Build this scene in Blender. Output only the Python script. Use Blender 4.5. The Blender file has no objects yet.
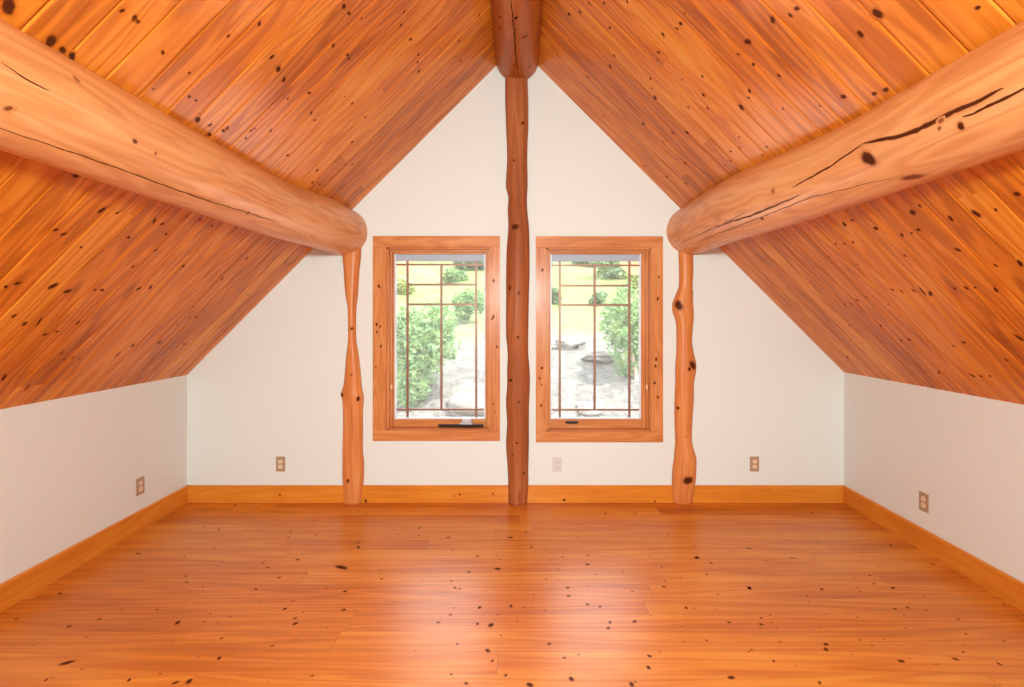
import bpy, bmesh, math, random
from mathutils import Vector, noise as mnoise

# ------------------------------------------------------------------ camera, world, lights, exposure
S = bpy.context.scene
COL = S.collection
F = 490.0            # focal length in pixels of the 1024 px wide frame
VX, VY = 520.0, 316.0  # vanishing point of the room's long axis
D = 3.95             # distance camera -> far gable wall
PM = F / D           # pixels per metre on the far wall
CZ = 1.5
cam = bpy.data.cameras.new('camera'); camo = bpy.data.objects.new('camera', cam); COL.objects.link(camo)
cam.sensor_width = 36.0; cam.lens = F / 1024 * 36.0
cam.shift_x = -(VX - 512) / 1024; cam.shift_y = (VY - 343.5) / 1024
camo.location = (0, 0, CZ); camo.rotation_euler = (math.pi / 2, 0, 0)
cam.clip_start = 0.02; cam.clip_end = 300
S.camera = camo
S.view_settings.view_transform = 'Standard'; S.view_settings.look = 'None'
S.view_settings.gamma = 1.0; S.view_settings.use_curve_mapping = False
S.view_settings.exposure = 0.06

W = bpy.data.worlds.new('world'); S.world = W; W.use_nodes = True
bg = W.node_tree.nodes['Background']
bg.inputs['Strength'].default_value = 1.0
_n = W.node_tree.nodes; _l = W.node_tree.links          # bright hazy sky, brightest at middle heights
_g = _n.new('ShaderNodeTexCoord'); _s = _n.new('ShaderNodeSeparateXYZ'); _l.new(_g.outputs['Generated'], _s.inputs[0])
_r = _n.new('ShaderNodeValToRGB'); _l.new(_s.outputs[2], _r.inputs[0]); _l.new(_r.outputs[0], bg.inputs['Color'])
_e = _r.color_ramp.elements; _e[0].position = 0.0; _e[0].color = (1.6, 1.6, 1.6, 1); _e[1].position = 1.0; _e[1].color = (2.0, 2.4, 3.0, 1)
for _p, _c in ((0.16, (4.6, 4.7, 4.8, 1)), (0.34, (9.0, 9.0, 8.8, 1)), (0.62, (8.0, 8.1, 8.2, 1))):
    _x = _e.new(_p); _x.color = _c

sun = bpy.data.lights.new('sun', 'SUN'); suno = bpy.data.objects.new('sun', sun); COL.objects.link(suno)
sun.energy = 13.0; sun.angle = 0.02; sun.color = (1.0, 0.95, 0.86)
suno.rotation_euler = Vector((-0.42, 0.36, -1.0)).to_track_quat('-Z', 'Y').to_euler()

def area(name, loc, direction, sx, sy, energy, color):
    l = bpy.data.lights.new(name, 'AREA'); l.shape = 'RECTANGLE'; l.size = sx; l.size_y = sy
    l.energy = energy; l.color = color
    o = bpy.data.objects.new(name, l); COL.objects.link(o); o.location = loc
    o.rotation_euler = Vector(direction).to_track_quat('-Z', 'Y').to_euler()
    return o
YB = -1.7            # back wall of the room
area('back_fill_light', (0, YB + 0.08, 1.7), (0, 1, -0.1), 1.0, 1.5, 52, (0.76, 0.98, 0.97))  # fill lamp added in front of the back wall to brighten the room
strobe = area('photo_strobe', (0, -1.15, 1.93), (0, 1, -0.12), 0.45, 0.2, 126, (0.76, 0.98, 0.97))
strobe.data.spread = 2.8

# ------------------------------------------------------------------ helpers
def px(x): return (x - VX) / PM
def pz(y): return CZ + (VY - y) / PM
def ss(a, b, t):
    t = max(0.0, min(1.0, (t - a) / (b - a))); return t * t * (3 - 2 * t)

def prop(o, label=None, cat=None, group=None, kind=None):
    if label: o['label'] = label
    if cat: o['category'] = cat
    if group: o['group'] = group
    if kind: o['kind'] = kind
    return o

class MB:
    """collects vertices (with uv in metres and a knot value) and builds ONE mesh"""
    def __init__(s): s.v = []; s.uv = []; s.k = []; s.f = []; s.m = []; s.sm = []
    def vert(s, p, uv=(0, 0), k=0.0):
        s.v.append(tuple(p)); s.uv.append(tuple(uv)); s.k.append(k); return len(s.v) - 1
    def face(s, idx, mi=0, smooth=False): s.f.append(tuple(idx)); s.m.append(mi); s.sm.append(smooth)
    def quad(s, pts, uvs=None, mi=0):
        uvs = uvs or [(0, 0)] * len(pts)
        s.face([s.vert(p, u) for p, u in zip(pts, uvs)], mi)
    def box(s, x0, x1, y0, y1, z0, z1, mi=0, axis='x', off=0.0):
        """box with wood uv running along the given axis"""
        P = [(x, y, z) for x in (x0, x1) for y in (y0, y1) for z in (z0, z1)]
        for q in ((0, 1, 3, 2), (4, 6, 7, 5), (0, 4, 5, 1), (2, 3, 7, 6), (0, 2, 6, 4), (1, 5, 7, 3)):
            pts = [P[i] for i in q]
            uvs = []
            for p in pts:
                a = {'x': 0, 'y': 1, 'z': 2}[axis]
                o = [i for i in range(3) if i != a]
                uvs.append((p[a] + off, p[o[0]] * 0.97 + p[o[1]] + off * 0.37))
            s.quad(pts, uvs, mi)
    def build(s, name, mats, parent=None, bevel=0.0):
        me = bpy.data.meshes.new(name)
        me.from_pydata(s.v, [], s.f)
        for m in (mats if isinstance(mats, (list, tuple)) else [mats]): me.materials.append(m)
        uvl = me.uv_layers.new(name='UVMap')
        for p in me.polygons:
            p.material_index = s.m[p.index]; p.use_smooth = s.sm[p.index]
            for li in p.loop_indices: uvl.data[li].uv = s.uv[me.loops[li].vertex_index]
        at = me.attributes.new('knot', 'FLOAT', 'POINT')
        at.data.foreach_set('value', s.k)
        me.update()
        o = bpy.data.objects.new(name, me); COL.objects.link(o)
        if parent: o.parent = parent
        if bevel:
            bm = bmesh.new(); bm.from_mesh(me); bmesh.ops.remove_doubles(bm, verts=bm.verts, dist=1e-5)
            bm.to_mesh(me); bm.free()
            b = o.modifiers.new('bevel', 'BEVEL'); b.width = bevel; b.segments = 2; b.limit_method = 'ANGLE'
        return o

def empty(name, loc=(0, 0, 0)):
    o = bpy.data.objects.new(name, None); COL.objects.link(o); o.location = loc; o.empty_display_size = 0.1
    return o
def reparent_keep(o, parent):
    o.parent = parent; o.matrix_parent_inverse = parent.matrix_basis.inverted()

# ------------------------------------------------------------------ materials
class NT:
    def __init__(s, mat): s.n = mat.node_tree.nodes; s.l = mat.node_tree.links
    def add(s, t, **kw):
        n = s.n.new(t)
        for k, v in kw.items(): setattr(n, k, v)
        return n
    def link(s, a, b): s.l.new(a, b)
    def math(s, op, a, b=None, c=None):
        n = s.add('ShaderNodeMath', operation=op)
        for i, x in enumerate((a, b, c)):
            if x is None: continue
            if isinstance(x, (int, float)): n.inputs[i].default_value = x
            else: s.link(x, n.inputs[i])
        return n.outputs[0]
    def comb(s, x, y, z):
        n = s.add('ShaderNodeCombineXYZ')
        for i, v in enumerate((x, y, z)):
            if isinstance(v, (int, float)): n.inputs[i].default_value = v
            else: s.link(v, n.inputs[i])
        return n.outputs[0]
    def ramp(s, f, stops, interp='LINEAR'):
        n = s.add('ShaderNodeValToRGB'); cr = n.color_ramp; cr.interpolation = interp
        while len(cr.elements) < len(stops): cr.elements.new(0.5)
        for e, (p, c) in zip(cr.elements, stops): e.position = p; e.color = (*c, 1)
        s.link(f, n.inputs[0]); return n.outputs[0]
    def mix(s, f, a, b, mode='MIX'):
        n = s.add('ShaderNodeMix', data_type='RGBA', blend_type=mode)
        for sock, v in ((n.inputs[0], f), (n.inputs[6], a), (n.inputs[7], b)):
            if isinstance(v, (int, float)): sock.default_value = v
            elif isinstance(v, tuple): sock.default_value = (*v, 1)
            else: s.link(v, sock)
        return n.outputs[2]
    def noise(s, vec, scale=1.0, detail=3.0, rough=0.5, dist=0.0):
        n = s.add('ShaderNodeTexNoise'); n.inputs['Scale'].default_value = scale
        n.inputs['Detail'].default_value = detail; n.inputs['Roughness'].default_value = rough
        n.inputs['Distortion'].default_value = dist
        s.link(vec, n.inputs['Vector']); return n.outputs['Fac']

def srgb(r, g, b):
    f = lambda c: c / 12.92 if c <= 0.04045 else ((c + 0.055) / 1.055) ** 2.4
    return (f(r / 255), f(g / 255), f(b / 255))

def wood(name, light, mid, dark, plank=0.0, length=2.4, rough=0.4, coat=0.0, coat_rough=0.2, vary=0.35,
         seam=0.0, streak=1.0, knotcol=(0.085, 0.020, 0.005), specks=0.0, bump=0.15, stretch=1.0, spec=0.18):
    m = bpy.data.materials.new(name); m.use_nodes = True; t = NT(m)
    bs = t.n['Principled BSDF']
    uv = t.add('ShaderNodeUVMap', uv_map='UVMap').outputs[0]
    sp = t.add('ShaderNodeSeparateXYZ'); t.link(uv, sp.inputs[0]); u, v = sp.outputs[0], sp.outputs[1]
    if plank:
        vv = t.math('DIVIDE', v, plank); row = t.math('FLOOR', vv); fr = t.math('FRACT', vv)
        wn = t.add('ShaderNodeTexWhiteNoise', noise_dimensions='1D'); t.link(row, wn.inputs['W'])
        ub = t.math('DIVIDE', t.math('ADD', u, t.math('MULTIPLY', wn.outputs[0], 37.3)), length)
        j = t.math('FLOOR', ub); fj = t.math('FRACT', ub)
        w2 = t.add('ShaderNodeTexWhiteNoise', noise_dimensions='3D'); t.link(t.comb(row, j, 0.5), w2.inputs['Vector'])
        seed = w2.outputs[0]
        w3 = t.add('ShaderNodeTexWhiteNoise', noise_dimensions='3D'); t.link(t.comb(row, j, 7.5), w3.inputs['Vector'])
        seed2 = w3.outputs[0]
    else:
        seed = None
    sz = t.math('MULTIPLY', seed, 40.0) if plank else 0.0
    # broad growth figure: contour lines of a stretched noise
    n1 = t.noise(t.comb(t.math('MULTIPLY', u, 0.9 * stretch), t.math('MULTIPLY', v, 9.0), sz), 1.0, 2.0, 0.45, 0.25)
    rings = t.math('ADD', t.math('MULTIPLY', t.math('SINE', t.math('MULTIPLY', n1, 46.0)), 0.5), 0.5)
    n2 = t.noise(t.comb(t.math('MULTIPLY', u, 3.0), t.math('MULTIPLY', v, 130.0), sz), 1.0, 3.0, 0.6)
    n3 = t.noise(t.comb(t.math('MULTIPLY', u, 1.1), t.math('MULTIPLY', v, 7.0), sz), 1.0, 3.0, 0.6)
    g = t.math('ADD', t.math('MULTIPLY', rings, 0.26 * streak), t.math('MULTIPLY', n2, 0.34 * streak))
    g = t.math('ADD', g, t.math('MULTIPLY', n3, 0.75))
    g = t.math('ADD', g, 0.62 - 0.13 * streak - 0.17 * streak - 0.375 - 0.12)
    if plank: g = t.math('ADD', g, t.math('MULTIPLY', t.math('SUBTRACT', seed, 0.5), vary))
    col = t.ramp(g, [(0.15, light), (0.5, mid), (0.95, dark)])
    if plank:
        warm = t.mix(seed2, (1.0, 1.0, 1.0), (1.0, 0.90, 0.80))
        col = t.mix(0.8, col, warm, 'MULTIPLY')
    if specks:
        vo = t.add('ShaderNodeTexVoronoi', feature='F1'); vo.inputs['Scale'].default_value = 1.0
        t.link(t.comb(t.math('MULTIPLY', u, 5.0), t.math('MULTIPLY', v, 9.0), sz), vo.inputs['Vector'])
        spk = t.math('MULTIPLY', t.math('LESS_THAN', vo.outputs['Distance'], 0.05), specks)
        col = t.mix(spk, col, dark)
    hgt = t.math('MULTIPLY', n2, 0.25)
    if plank and seam:
        e = t.math('ABSOLUTE', t.math('SUBTRACT', fr, 0.5))
        ms = t.math('GREATER_THAN', e, 0.5 - seam / plank)
        e2 = t.math('ABSOLUTE', t.math('SUBTRACT', fj, 0.5))
        mj = t.math('GREATER_THAN', e2, 0.5 - 0.0013 / length)
        mk = t.math('MAXIMUM', t.math('MULTIPLY', ms, 0.42), t.math('MULTIPLY', mj, 0.45))
        col = t.mix(mk, col, tuple(c * 0.22 for c in dark))
        hgt = t.math('SUBTRACT', hgt, mk)
    at = t.add('ShaderNodeAttribute', attribute_name='knot')
    kn = t.noise(t.comb(t.math('MULTIPLY', u, 60), t.math('MULTIPLY', v, 60), 0), 1.0, 2.0, 0.5)
    kf = t.math('MULTIPLY', at.outputs['Fac'], t.math('ADD', 0.75, t.math('MULTIPLY', kn, 0.5)))
    red = tuple(c * q for c, q in zip(mid, (.42, .26, .2)))
    c1 = t.mix(t.ramp(kf, [(0.0, (0, 0, 0)), (0.5, (1, 1, 1))]), col, red)
    c2 = t.mix(t.ramp(kf, [(0.45, (0, 0, 0)), (0.8, (1, 1, 1))]), c1, knotcol)
    t.link(c2, bs.inputs['Base Color'])
    bp = t.add('ShaderNodeBump'); bp.inputs['Strength'].default_value = bump; bp.inputs['Distance'].default_value = 0.002
    t.link(hgt, bp.inputs['Height']); t.link(bp.outputs[0], bs.inputs['Normal'])
    rr = t.math('ADD', rough - 0.06, t.math('MULTIPLY', n3, 0.12))      # knots and cracks are dull
    t.link(t.math('MINIMUM', t.math('ADD', rr, t.math('MULTIPLY', at.outputs['Fac'], 0.45)), 0.95), bs.inputs['Roughness'])
    kk = t.math('SUBTRACT', 1.0, t.math('MULTIPLY', at.outputs['Fac'], 0.8))
    t.link(t.math('MULTIPLY', kk, spec), bs.inputs['Specular IOR Level'])
    t.link(t.math('MULTIPLY', kk, coat), bs.inputs['Coat Weight']); bs.inputs['Coat Roughness'].default_value = coat_rough
    return m

def plain(name, col, rough=0.5, metal=0.0, bump=0.0, bscale=200.0, vary=0.0):
    m = bpy.data.materials.new(name); m.use_nodes = True; t = NT(m); bs = t.n['Principled BSDF']
    tc = t.add('ShaderNodeTexCoord').outputs['Object']
    n = t.noise(tc, bscale, 3.0, 0.6); n0 = t.noise(tc, 1.7, 2.0)
    t.link(t.mix(t.math('MULTIPLY', n0, vary), col, tuple(c * 0.7 for c in col)), bs.inputs['Base Color'])
    bs.inputs['Roughness'].default_value = rough; bs.inputs['Metallic'].default_value = metal
    if bump:
        b = t.add('ShaderNodeBump'); b.inputs['Strength'].default_value = bump; b.inputs['Distance'].default_value = 0.001
        t.link(n, b.inputs['Height']); t.link(b.outputs[0], bs.inputs['Normal'])
    return m

PLK = 0.1395
M_floor = wood('pine_floor', srgb(228, 150, 58), srgb(208, 120, 36), srgb(166, 78, 16), plank=0.137, length=3.3,
               rough=0.36, coat=0.36, coat_rough=0.30, vary=0.24, seam=0.0010, bump=0.10, streak=0.85, stretch=0.45)
M_ceil = wood('pine_ceiling', srgb(232, 156, 58), srgb(212, 122, 32), srgb(146, 66, 12), plank=PLK, length=4.6,
              rough=0.40, coat=0.22, coat_rough=0.16, vary=0.30, seam=0.0, bump=0.12, streak=1.0)
M_trim = wood('pine_baseboard', srgb(228, 150, 58), srgb(216, 128, 40), srgb(192, 100, 26), rough=0.4, coat=0.2, streak=0.6)
M_case = wood('pine_casing', srgb(224, 158, 102), srgb(204, 126, 70), srgb(164, 86, 40), rough=0.42, coat=0.2, streak=0.7)
M_log = wood('peeled_log', srgb(234, 174, 118), srgb(222, 152, 94), srgb(184, 106, 52), rough=0.42, coat=0.25,
             coat_rough=0.3, streak=0.9, stretch=1.3)
M_post = wood('peeled_post', srgb(228, 154, 94), srgb(210, 124, 64), srgb(172, 88, 36), rough=0.45, coat=0.2,
              coat_rough=0.3, streak=0.7, stretch=0.4)
M_cpost = wood('brown_post', srgb(186, 112, 66), srgb(160, 86, 46), srgb(116, 56, 28), rough=0.6, coat=0.05,
               coat_rough=0.3, streak=0.8, stretch=0.4)
M_ridge = wood('ridge_log', srgb(192, 112, 44), srgb(170, 88, 26), srgb(122, 56, 12), rough=0.45, coat=0.2,
               coat_rough=0.3, streak=0.6)
M_wall = plain('painted_drywall', srgb(226, 225, 220), 0.7, bump=0.08, bscale=260, vary=0.04)
M_plate = plain('tan_plastic', srgb(176, 140, 112), 0.4)
M_recep = plain('cream_plastic', srgb(238, 206, 176), 0.35)
M_wplate = plain('white_plastic', srgb(214, 204, 204), 0.4)
M_white = plain('white_sash_liner', srgb(226, 228, 236), 0.5)
M_hous = plain('pale_grey_housing', srgb(168, 176, 190), 0.5)
M_brass = plain('brown_metal_caming', srgb(140, 100, 82), 0.4, 0.3)
M_black = plain('black_metal', srgb(28, 20, 18), 0.4, 0.4)
M_grey = plain('grey_metal', srgb(190, 188, 200), 0.35, 0.6)
M_slot = plain('dark_slot', srgb(60, 40, 30), 0.6)
M_ext = wood('exterior_siding', srgb(190, 130, 84), srgb(160, 100, 60), srgb(120, 70, 40), plank=0.18, seam=0.002)
M_shingle = plain('roof_shingle', srgb(92, 84, 78), 0.9, bump=0.6, bscale=40, vary=0.6)

M_glass = bpy.data.materials.new('window_glass'); M_glass.use_nodes = True
t = NT(M_glass); out = t.n['Material Output']; t.n.remove(t.n['Principled BSDF'])
tr = t.add('ShaderNodeBsdfTransparent'); tr.inputs[0].default_value = (0.96, 0.98, 0.97, 1)
gl = t.add('ShaderNodeBsdfGlossy'); gl.inputs['Roughness'].default_value = 0.02
fr = t.add('ShaderNodeFresnel'); fr.inputs[0].default_value = 1.45
du = t.add('ShaderNodeBsdfTranslucent'); du.inputs[0].default_value = (1, 1, 1, 1)      # pale veil mixed into the pane to haze the view outside
m0 = t.add('ShaderNodeMixShader'); m0.inputs[0].default_value = 0.038; t.link(tr.outputs[0], m0.inputs[1]); t.link(du.outputs[0], m0.inputs[2])
mx = t.add('ShaderNodeMixShader'); t.link(fr.outputs[0], mx.inputs[0]); t.link(m0.outputs[0], mx.inputs[1]); t.link(gl.outputs[0], mx.inputs[2])
t.link(mx.outputs[0], out.inputs[0])

# ------------------------------------------------------------------ room shell
RX, RZ = px(517), pz(45)            # ridge
LX, LZ = px(187), pz(375.0)         # left eave at the far wall
QX, QZ = px(844), pz(372.3)         # right eave at the far wall
TOE = 0.027                          # the knee walls close in slightly towards the camera
def xl(y): return LX + TOE * (D - y)
def xr(y): return QX - TOE * (D - y)
YF = D
TH = 0.16

# floor
def floor_p(u, v): return (u, YF - v, 0.0)
b = MB()
x0, x1, y0, y1 = -2.9, 2.9, YB - 0.1, YF + 0.1
b.quad([(x0, y0, 0), (x1, y0, 0), (x1, y1, 0), (x0, y1, 0)], [(x0, YF - y0 + .02), (x1, YF - y0 + .02), (x1, YF - y1 + .02), (x0, YF - y1 + .02)])
b.quad([(x0, y0, -.2), (x0, y1, -.2), (x1, y1, -.2), (x1, y0, -.2)])
for a, c in (((x0, y0), (x1, y0)), ((x1, y0), (x1, y1)), ((x1, y1), (x0, y1)), ((x0, y1), (x0, y0))):
    b.quad([(*a, -.2), (*c, -.2), (*c, 0), (*a, 0)])
floorb = b

def add_knot(mb, P, N, uvf, u, v, ru, rv, rng, k=1.0, lift=0.0006, n=14, su=1.0, sv=1.0):
    """irregular knot lying in the surface P(u,v), shaded by the same wood through the knot value"""
    rings = [(0.0, k), (0.72, k), (1.02, k * 0.66), (1.3, k * 0.22), (1.9, 0.0)]
    ph = rng.random() * 6.28; tw = rng.uniform(-0.5, 0.5)
    jit = [1 + 0.22 * math.sin(2 * math.pi * i / n * 2 + ph) + rng.uniform(-.1, .1) for i in range(n)]
    nn = N(u, v)
    def vt(uu, vv, kk):
        p = Vector(P(uu, vv)) + Vector(nn) * lift
        return mb.vert(p, uvf(uu, vv), kk)
    prev = None
    c = vt(u, v, rings[0][1])   # su, sv: metres per unit of u and v
    for rr, kk in rings[1:]:
        cur = []
        for i in range(n):
            a = 2 * math.pi * i / n
            du, dv = math.cos(a) * rr * jit[i] * ru, math.sin(a) * rr * jit[i] * rv
            du, dv = du * math.cos(tw) - dv * math.sin(tw), du * math.sin(tw) + dv * math.cos(tw)
            cur.append(vt(u + du / su, v + dv / sv, kk))
        for i in range(n):
            j = (i + 1) % n
            if prev is None: mb.face((c, cur[i], cur[j]), 0)
            else: mb.face((prev[i], cur[i], cur[j], prev[j]), 0)
        prev = cur

# pixel positions read in enlarged views: (origin x, origin y, scale, [(x, y[, size[, elongation]])...])
FLOOR_K = [
 (0, 370, 2.1675, [(740,428,2.6,2.2),(385,548,1.6),(150,556,1.2),(640,550,1.4),(640,538),(617,518,1.2),(745,520,1.2),(748,480,1.2),(300,398,1.0,2.2),(130,485,1,1.6),(215,540),(405,460),(403,447),(555,475,.8,2),(605,450),(645,411,1.2),(580,428),(685,357),(630,350),(625,363),(777,385,1.3),(775,375,1.1),(475,346,1,1.5),(510,293,1,1.6),(827,453),(145,635,1.5,2.6),(410,675,1.5),(380,678,1.2),(280,672),(475,625,1,1.6),(480,582,.8),(340,520,.8),(400,405,.9),(100,672,.8),(35,540,.9),(570,418,.8),(440,470,.7),(265,520,.6),(520,360,.7),(600,325,.7)]),
 (300, 480, 2.226, [(440,198,1.7,1.7),(468,128,1.4,1.8),(503,117,1.1),(330,128,1.1,2),(515,150,1.2),(130,148,.8),(266,107,1.1),(265,124,.9),(345,240,1.1),(355,242,.9),(337,225,.9),(400,284,1.3),(395,320,1.1),(425,323,1.8),(308,317,1.1),(335,300,.9),(470,281,1.2),(500,284,.7),(555,365,1.1),(596,240,1.2),(598,258,1.2),(640,188,1.4),(642,168,1.0),(585,172,.9),(640,277,1),(668,282,1),(690,317,1.1),(686,330,1.2),(745,315,1.3),(778,392,1.1),(776,418,1.2),(738,455,1.4),(604,443,1.4),(512,456,1.6),(418,380,1.4),(428,403,.9),(350,365,.8),(370,453,1),(458,435,.9),(337,433,.7),(960,440,1.5),(905,357,.7),(955,317,1),(860,285,1.1),(810,238,1.2),(812,225,.8),(1000,240,1.1),(905,210,.9),(885,172,1.1,2),(805,194,.8),(680,75,1,1.8),(745,75,.9,1.8),(560,178,.7),(395,170,1.1),(575,198,.6),(548,220,.8),(376,205,.9,2.5),(340,157,.7),(780,155,.6),(660,210,.6),(545,290,.6),(440,300,.7),(610,50,.6,3),(200,95,.6),(560,60,.7),(820,120,.8),(930,255,.7),(520,255,.6)]),
 (640, 400, 2.393, [(413,270,1.1),(600,348,1.1),(605,450,1.2,1.6),(435,453,1.1,1.4),(550,420,.9),(610,500,1),(640,497,1),(445,585,1.3),(445,597,1.3),(625,625,1.4),(755,620,1.2),(860,632,1),(700,393,1.2),(762,525,.8),(290,537,1.1),(290,522,.8),(262,450,1,1.6),(425,340,.8),(260,355,1.1,2),(400,470,.8),(320,625,.8),(430,677,.9),(135,378,1.2,1.6),(170,390,.9,2),(560,440,.7,2),(870,490,.8),(480,285,.6),(680,470,.6),(780,560,.7),(520,520,.6),(365,378,.8,3)]),
]
CEIL_K = [
 (0, 0, 2.642, [(22,17,2.6),(135,108,2.2),(165,132,1.4),(190,148,1.6),(355,48,1.3),(363,56,1),(322,28,1),(430,138,1),(603,95,1),(685,62,1.2),(718,150,1.4),(735,182,1.9),(750,210,1.7),(500,192,.8),(500,255,1),(518,265,.9),(522,316,1.9),(555,330,1.1),(553,355,1.3),(600,338,1.3),(590,345,1.3),(715,345,1,2),(760,260,.9),(817,245,1.3),(822,298,1.4),(832,317,1),(880,120,1.4),(918,145,1.2),(922,155,1.2),(908,17,1.7),(922,35,1.3),(955,48,.8),(930,273,1.2),(930,375,1.4),(965,310,1.2),(910,255,.7),(885,427,1),(910,434,.9),(930,434,1),(838,450,1.5),(825,482,1.2),(845,487,1),(760,410,1.3),(663,345,1),(672,340,.8),(650,365,.9),(980,375,.8),(405,235,.6)]),
 (400, 0, 8.53, [(90,335,1.4),(5,215,1.3),(155,465,1.3),(150,530,1.2),(160,605,1.6),(500,350,1.1),(475,488,.9),(513,513,1.2),(672,130,1.2),(35,100,1),(300,250,.6),(640,560,.7)]),
 (0, 150, 5.12, [(520,308,1.6,1.5),(600,322,1),(285,408,1,1.6),(325,430,1.3),(415,497,.9),(658,447,1.1),(830,378,1.3),(790,362,1,2.5),(850,430,1.1),(797,512,1.2),(680,597,1),(940,592,1.3),(955,340,.8),(385,130,1.4)]),
 (0, 270, 5.12, [(270,82,1.9,1.5),(345,108,1.7,1.3),(70,235,1.3),(125,275,1.4),(200,265,.9,4),(485,100,1),(522,102,1.3),(710,95,1.5),(770,88,1.2,2),(398,270,1.2,1.5),(230,330,1.2),(290,315,1),(315,425,1,1.8),(330,458,.8),(375,448,1),(405,455,.9),(680,383,1.3),(600,435,1,2.8),(818,370,1.5),(990,187,1),(1000,240,1,1.6),(945,380,1.2),(910,280,1),(30,85,1.1),(88,68,1.3),(20,550,1.5,2),(140,600,1.1,2.4)]),
 (0, 140, 2.453, [(605,290,1.4),(592,283,.9),(545,340,1.3),(465,435,1),(482,435,.9),(390,495,1.2),(325,505,1.2),(450,500,1),(608,380,1.1),(700,300,.9),(520,210,1),(490,195,1.1),(448,310,1.3),(520,450,.8),(560,300,.6),(640,430,.7)]),
 (660, 0, 2.643, [(55,62,1.4),(45,75,1.1),(8,90,1),(298,52,1.9),(345,40,1.2),(362,22,1.3),(232,110,2.2),(207,143,1),(247,170,1.2),(315,200,1.2),(575,35,2.2),(530,90,1.6),(597,237,1.4),(567,247,1.2),(485,255,1.5),(237,240,1.4),(235,258,1),(215,283,2.2),(115,250,1.4),(112,203,.9),(72,350,1.4),(35,350,1.3),(20,467,1.3),(68,430,1),(125,285,1),(185,425,1),(188,400,.8),(212,390,.9),(210,362,.8),(325,287,.9),(75,283,.8),(423,280,.8),(270,410,.8),(282,388,1),(65,485,.8),(840,20,.9)]),
 (540, 0, 3.435, [(100,48,1.8),(138,42,1.4),(170,12,1.3),(220,10,1.1),(300,5,1.1),(240,95,1.3),(255,192,1.3),(241,228,1.6,1.5),(165,265,1.4,1.6),(380,270,1.2),(385,303,.9),(395,335,1.9,1.4),(408,180,1.3),(405,205,1),(423,118,1.4),(497,45,.8),(558,262,1.1),(562,327,1.3),(577,373,1.1),(488,272,.9),(510,368,1,1.6),(505,455,1.8),(457,457,1.6),(425,488,1),(355,425,1.7),(338,497,.9),(360,570,1.3),(435,608,1.4),(447,603,1),(503,630,1.3),(498,562,1.2),(470,545,.9),(655,520,1.1),(655,552,1),(635,567,.9),(585,550,.7),(265,395,.8),(60,185,1),(425,555,.7),(220,400,1.2),(340,130,.6),(150,330,.6)]),
 (824, 150, 5.12, [(455,320,1.9),(490,285,1),(265,400,1.5,1.3),(105,380,1.6),(145,360,1,1.6),(105,480,1.1),(150,472,1,1.5),(400,435,1.2,1.4),(450,425,.9),(483,408,1.3),(780,325,1.8,1.3),(650,350,1.3,1.6),(685,510,1.2,1.6),(990,225,1.3,1.4),(880,305,.9),(1005,580,1.4,1.6),(25,545,1),(60,480,1),(415,540,1),(880,590,1),(175,585,.8)]),
 (824, 270, 5.12, [(350,100,1.2),(400,108,.8,2),(460,105,1.1,1.5),(505,108,1.0,4.5),(545,120,1.6,1.4),(670,95,1),(730,92,1.2),(775,90,.8),(880,100,1.2,1.5),(105,178,.9,2.4),(140,175,1.2,1.4),(170,155,1,2.4),(215,140,1),(290,285,1,2.4),(435,355,1.3,1.5),(395,360,1.2),(715,370,1.3),(665,390,1),(1000,347,1.6,1.6),(120,445,1.8),(590,525,1.2,1.5),(760,540,1.6),(805,543,1.1),(850,543,1.1),(935,460,1),(300,365,.9),(135,360,1),(195,370,.8),(330,175,.8),(130,285,1)]),
]
rng = random.Random(4)
fP = lambda u, v: (u, v, 0.0)
fN = lambda u, v: (0, 0, 1)
fUV = lambda u, v: (u, YF - v + .02)
for ox, oy, sc, lst in FLOOR_K:
    for kk in lst:
        X, Y = ox + kk[0] / sc, oy + kk[1] / sc
        size = kk[2] if len(kk) > 2 else 1.0; el = kk[3] if len(kk) > 3 else 1.25
        Z = CZ * F / (Y - VY); wx = (X - VX) * Z / F
        if Z > YF - 0.03: continue
        add_knot(floorb, fP, fN, fUV, wx, Z, 0.0052 * size * el, 0.0064 * size, rng, k=min(1, .7 + .18 * size))
for _ in range(150):     # the floor behind the camera and small pin knots everywhere
    yy = rng.uniform(YB, 1.9); add_knot(floorb, fP, fN, fUV, rng.uniform(-2.4, 2.4), yy, rng.uniform(.004, .011), rng.uniform(.004, .009), rng)
for _ in range(230):
    add_knot(floorb, fP, fN, fUV, rng.uniform(-2.4, 2.4), rng.uniform(1.6, 3.85), rng.uniform(.0025, .008), rng.uniform(.002, .004), rng, k=rng.uniform(.35, .8))
fl = floorb.build('floor', M_floor); prop(fl, kind='structure')

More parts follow.
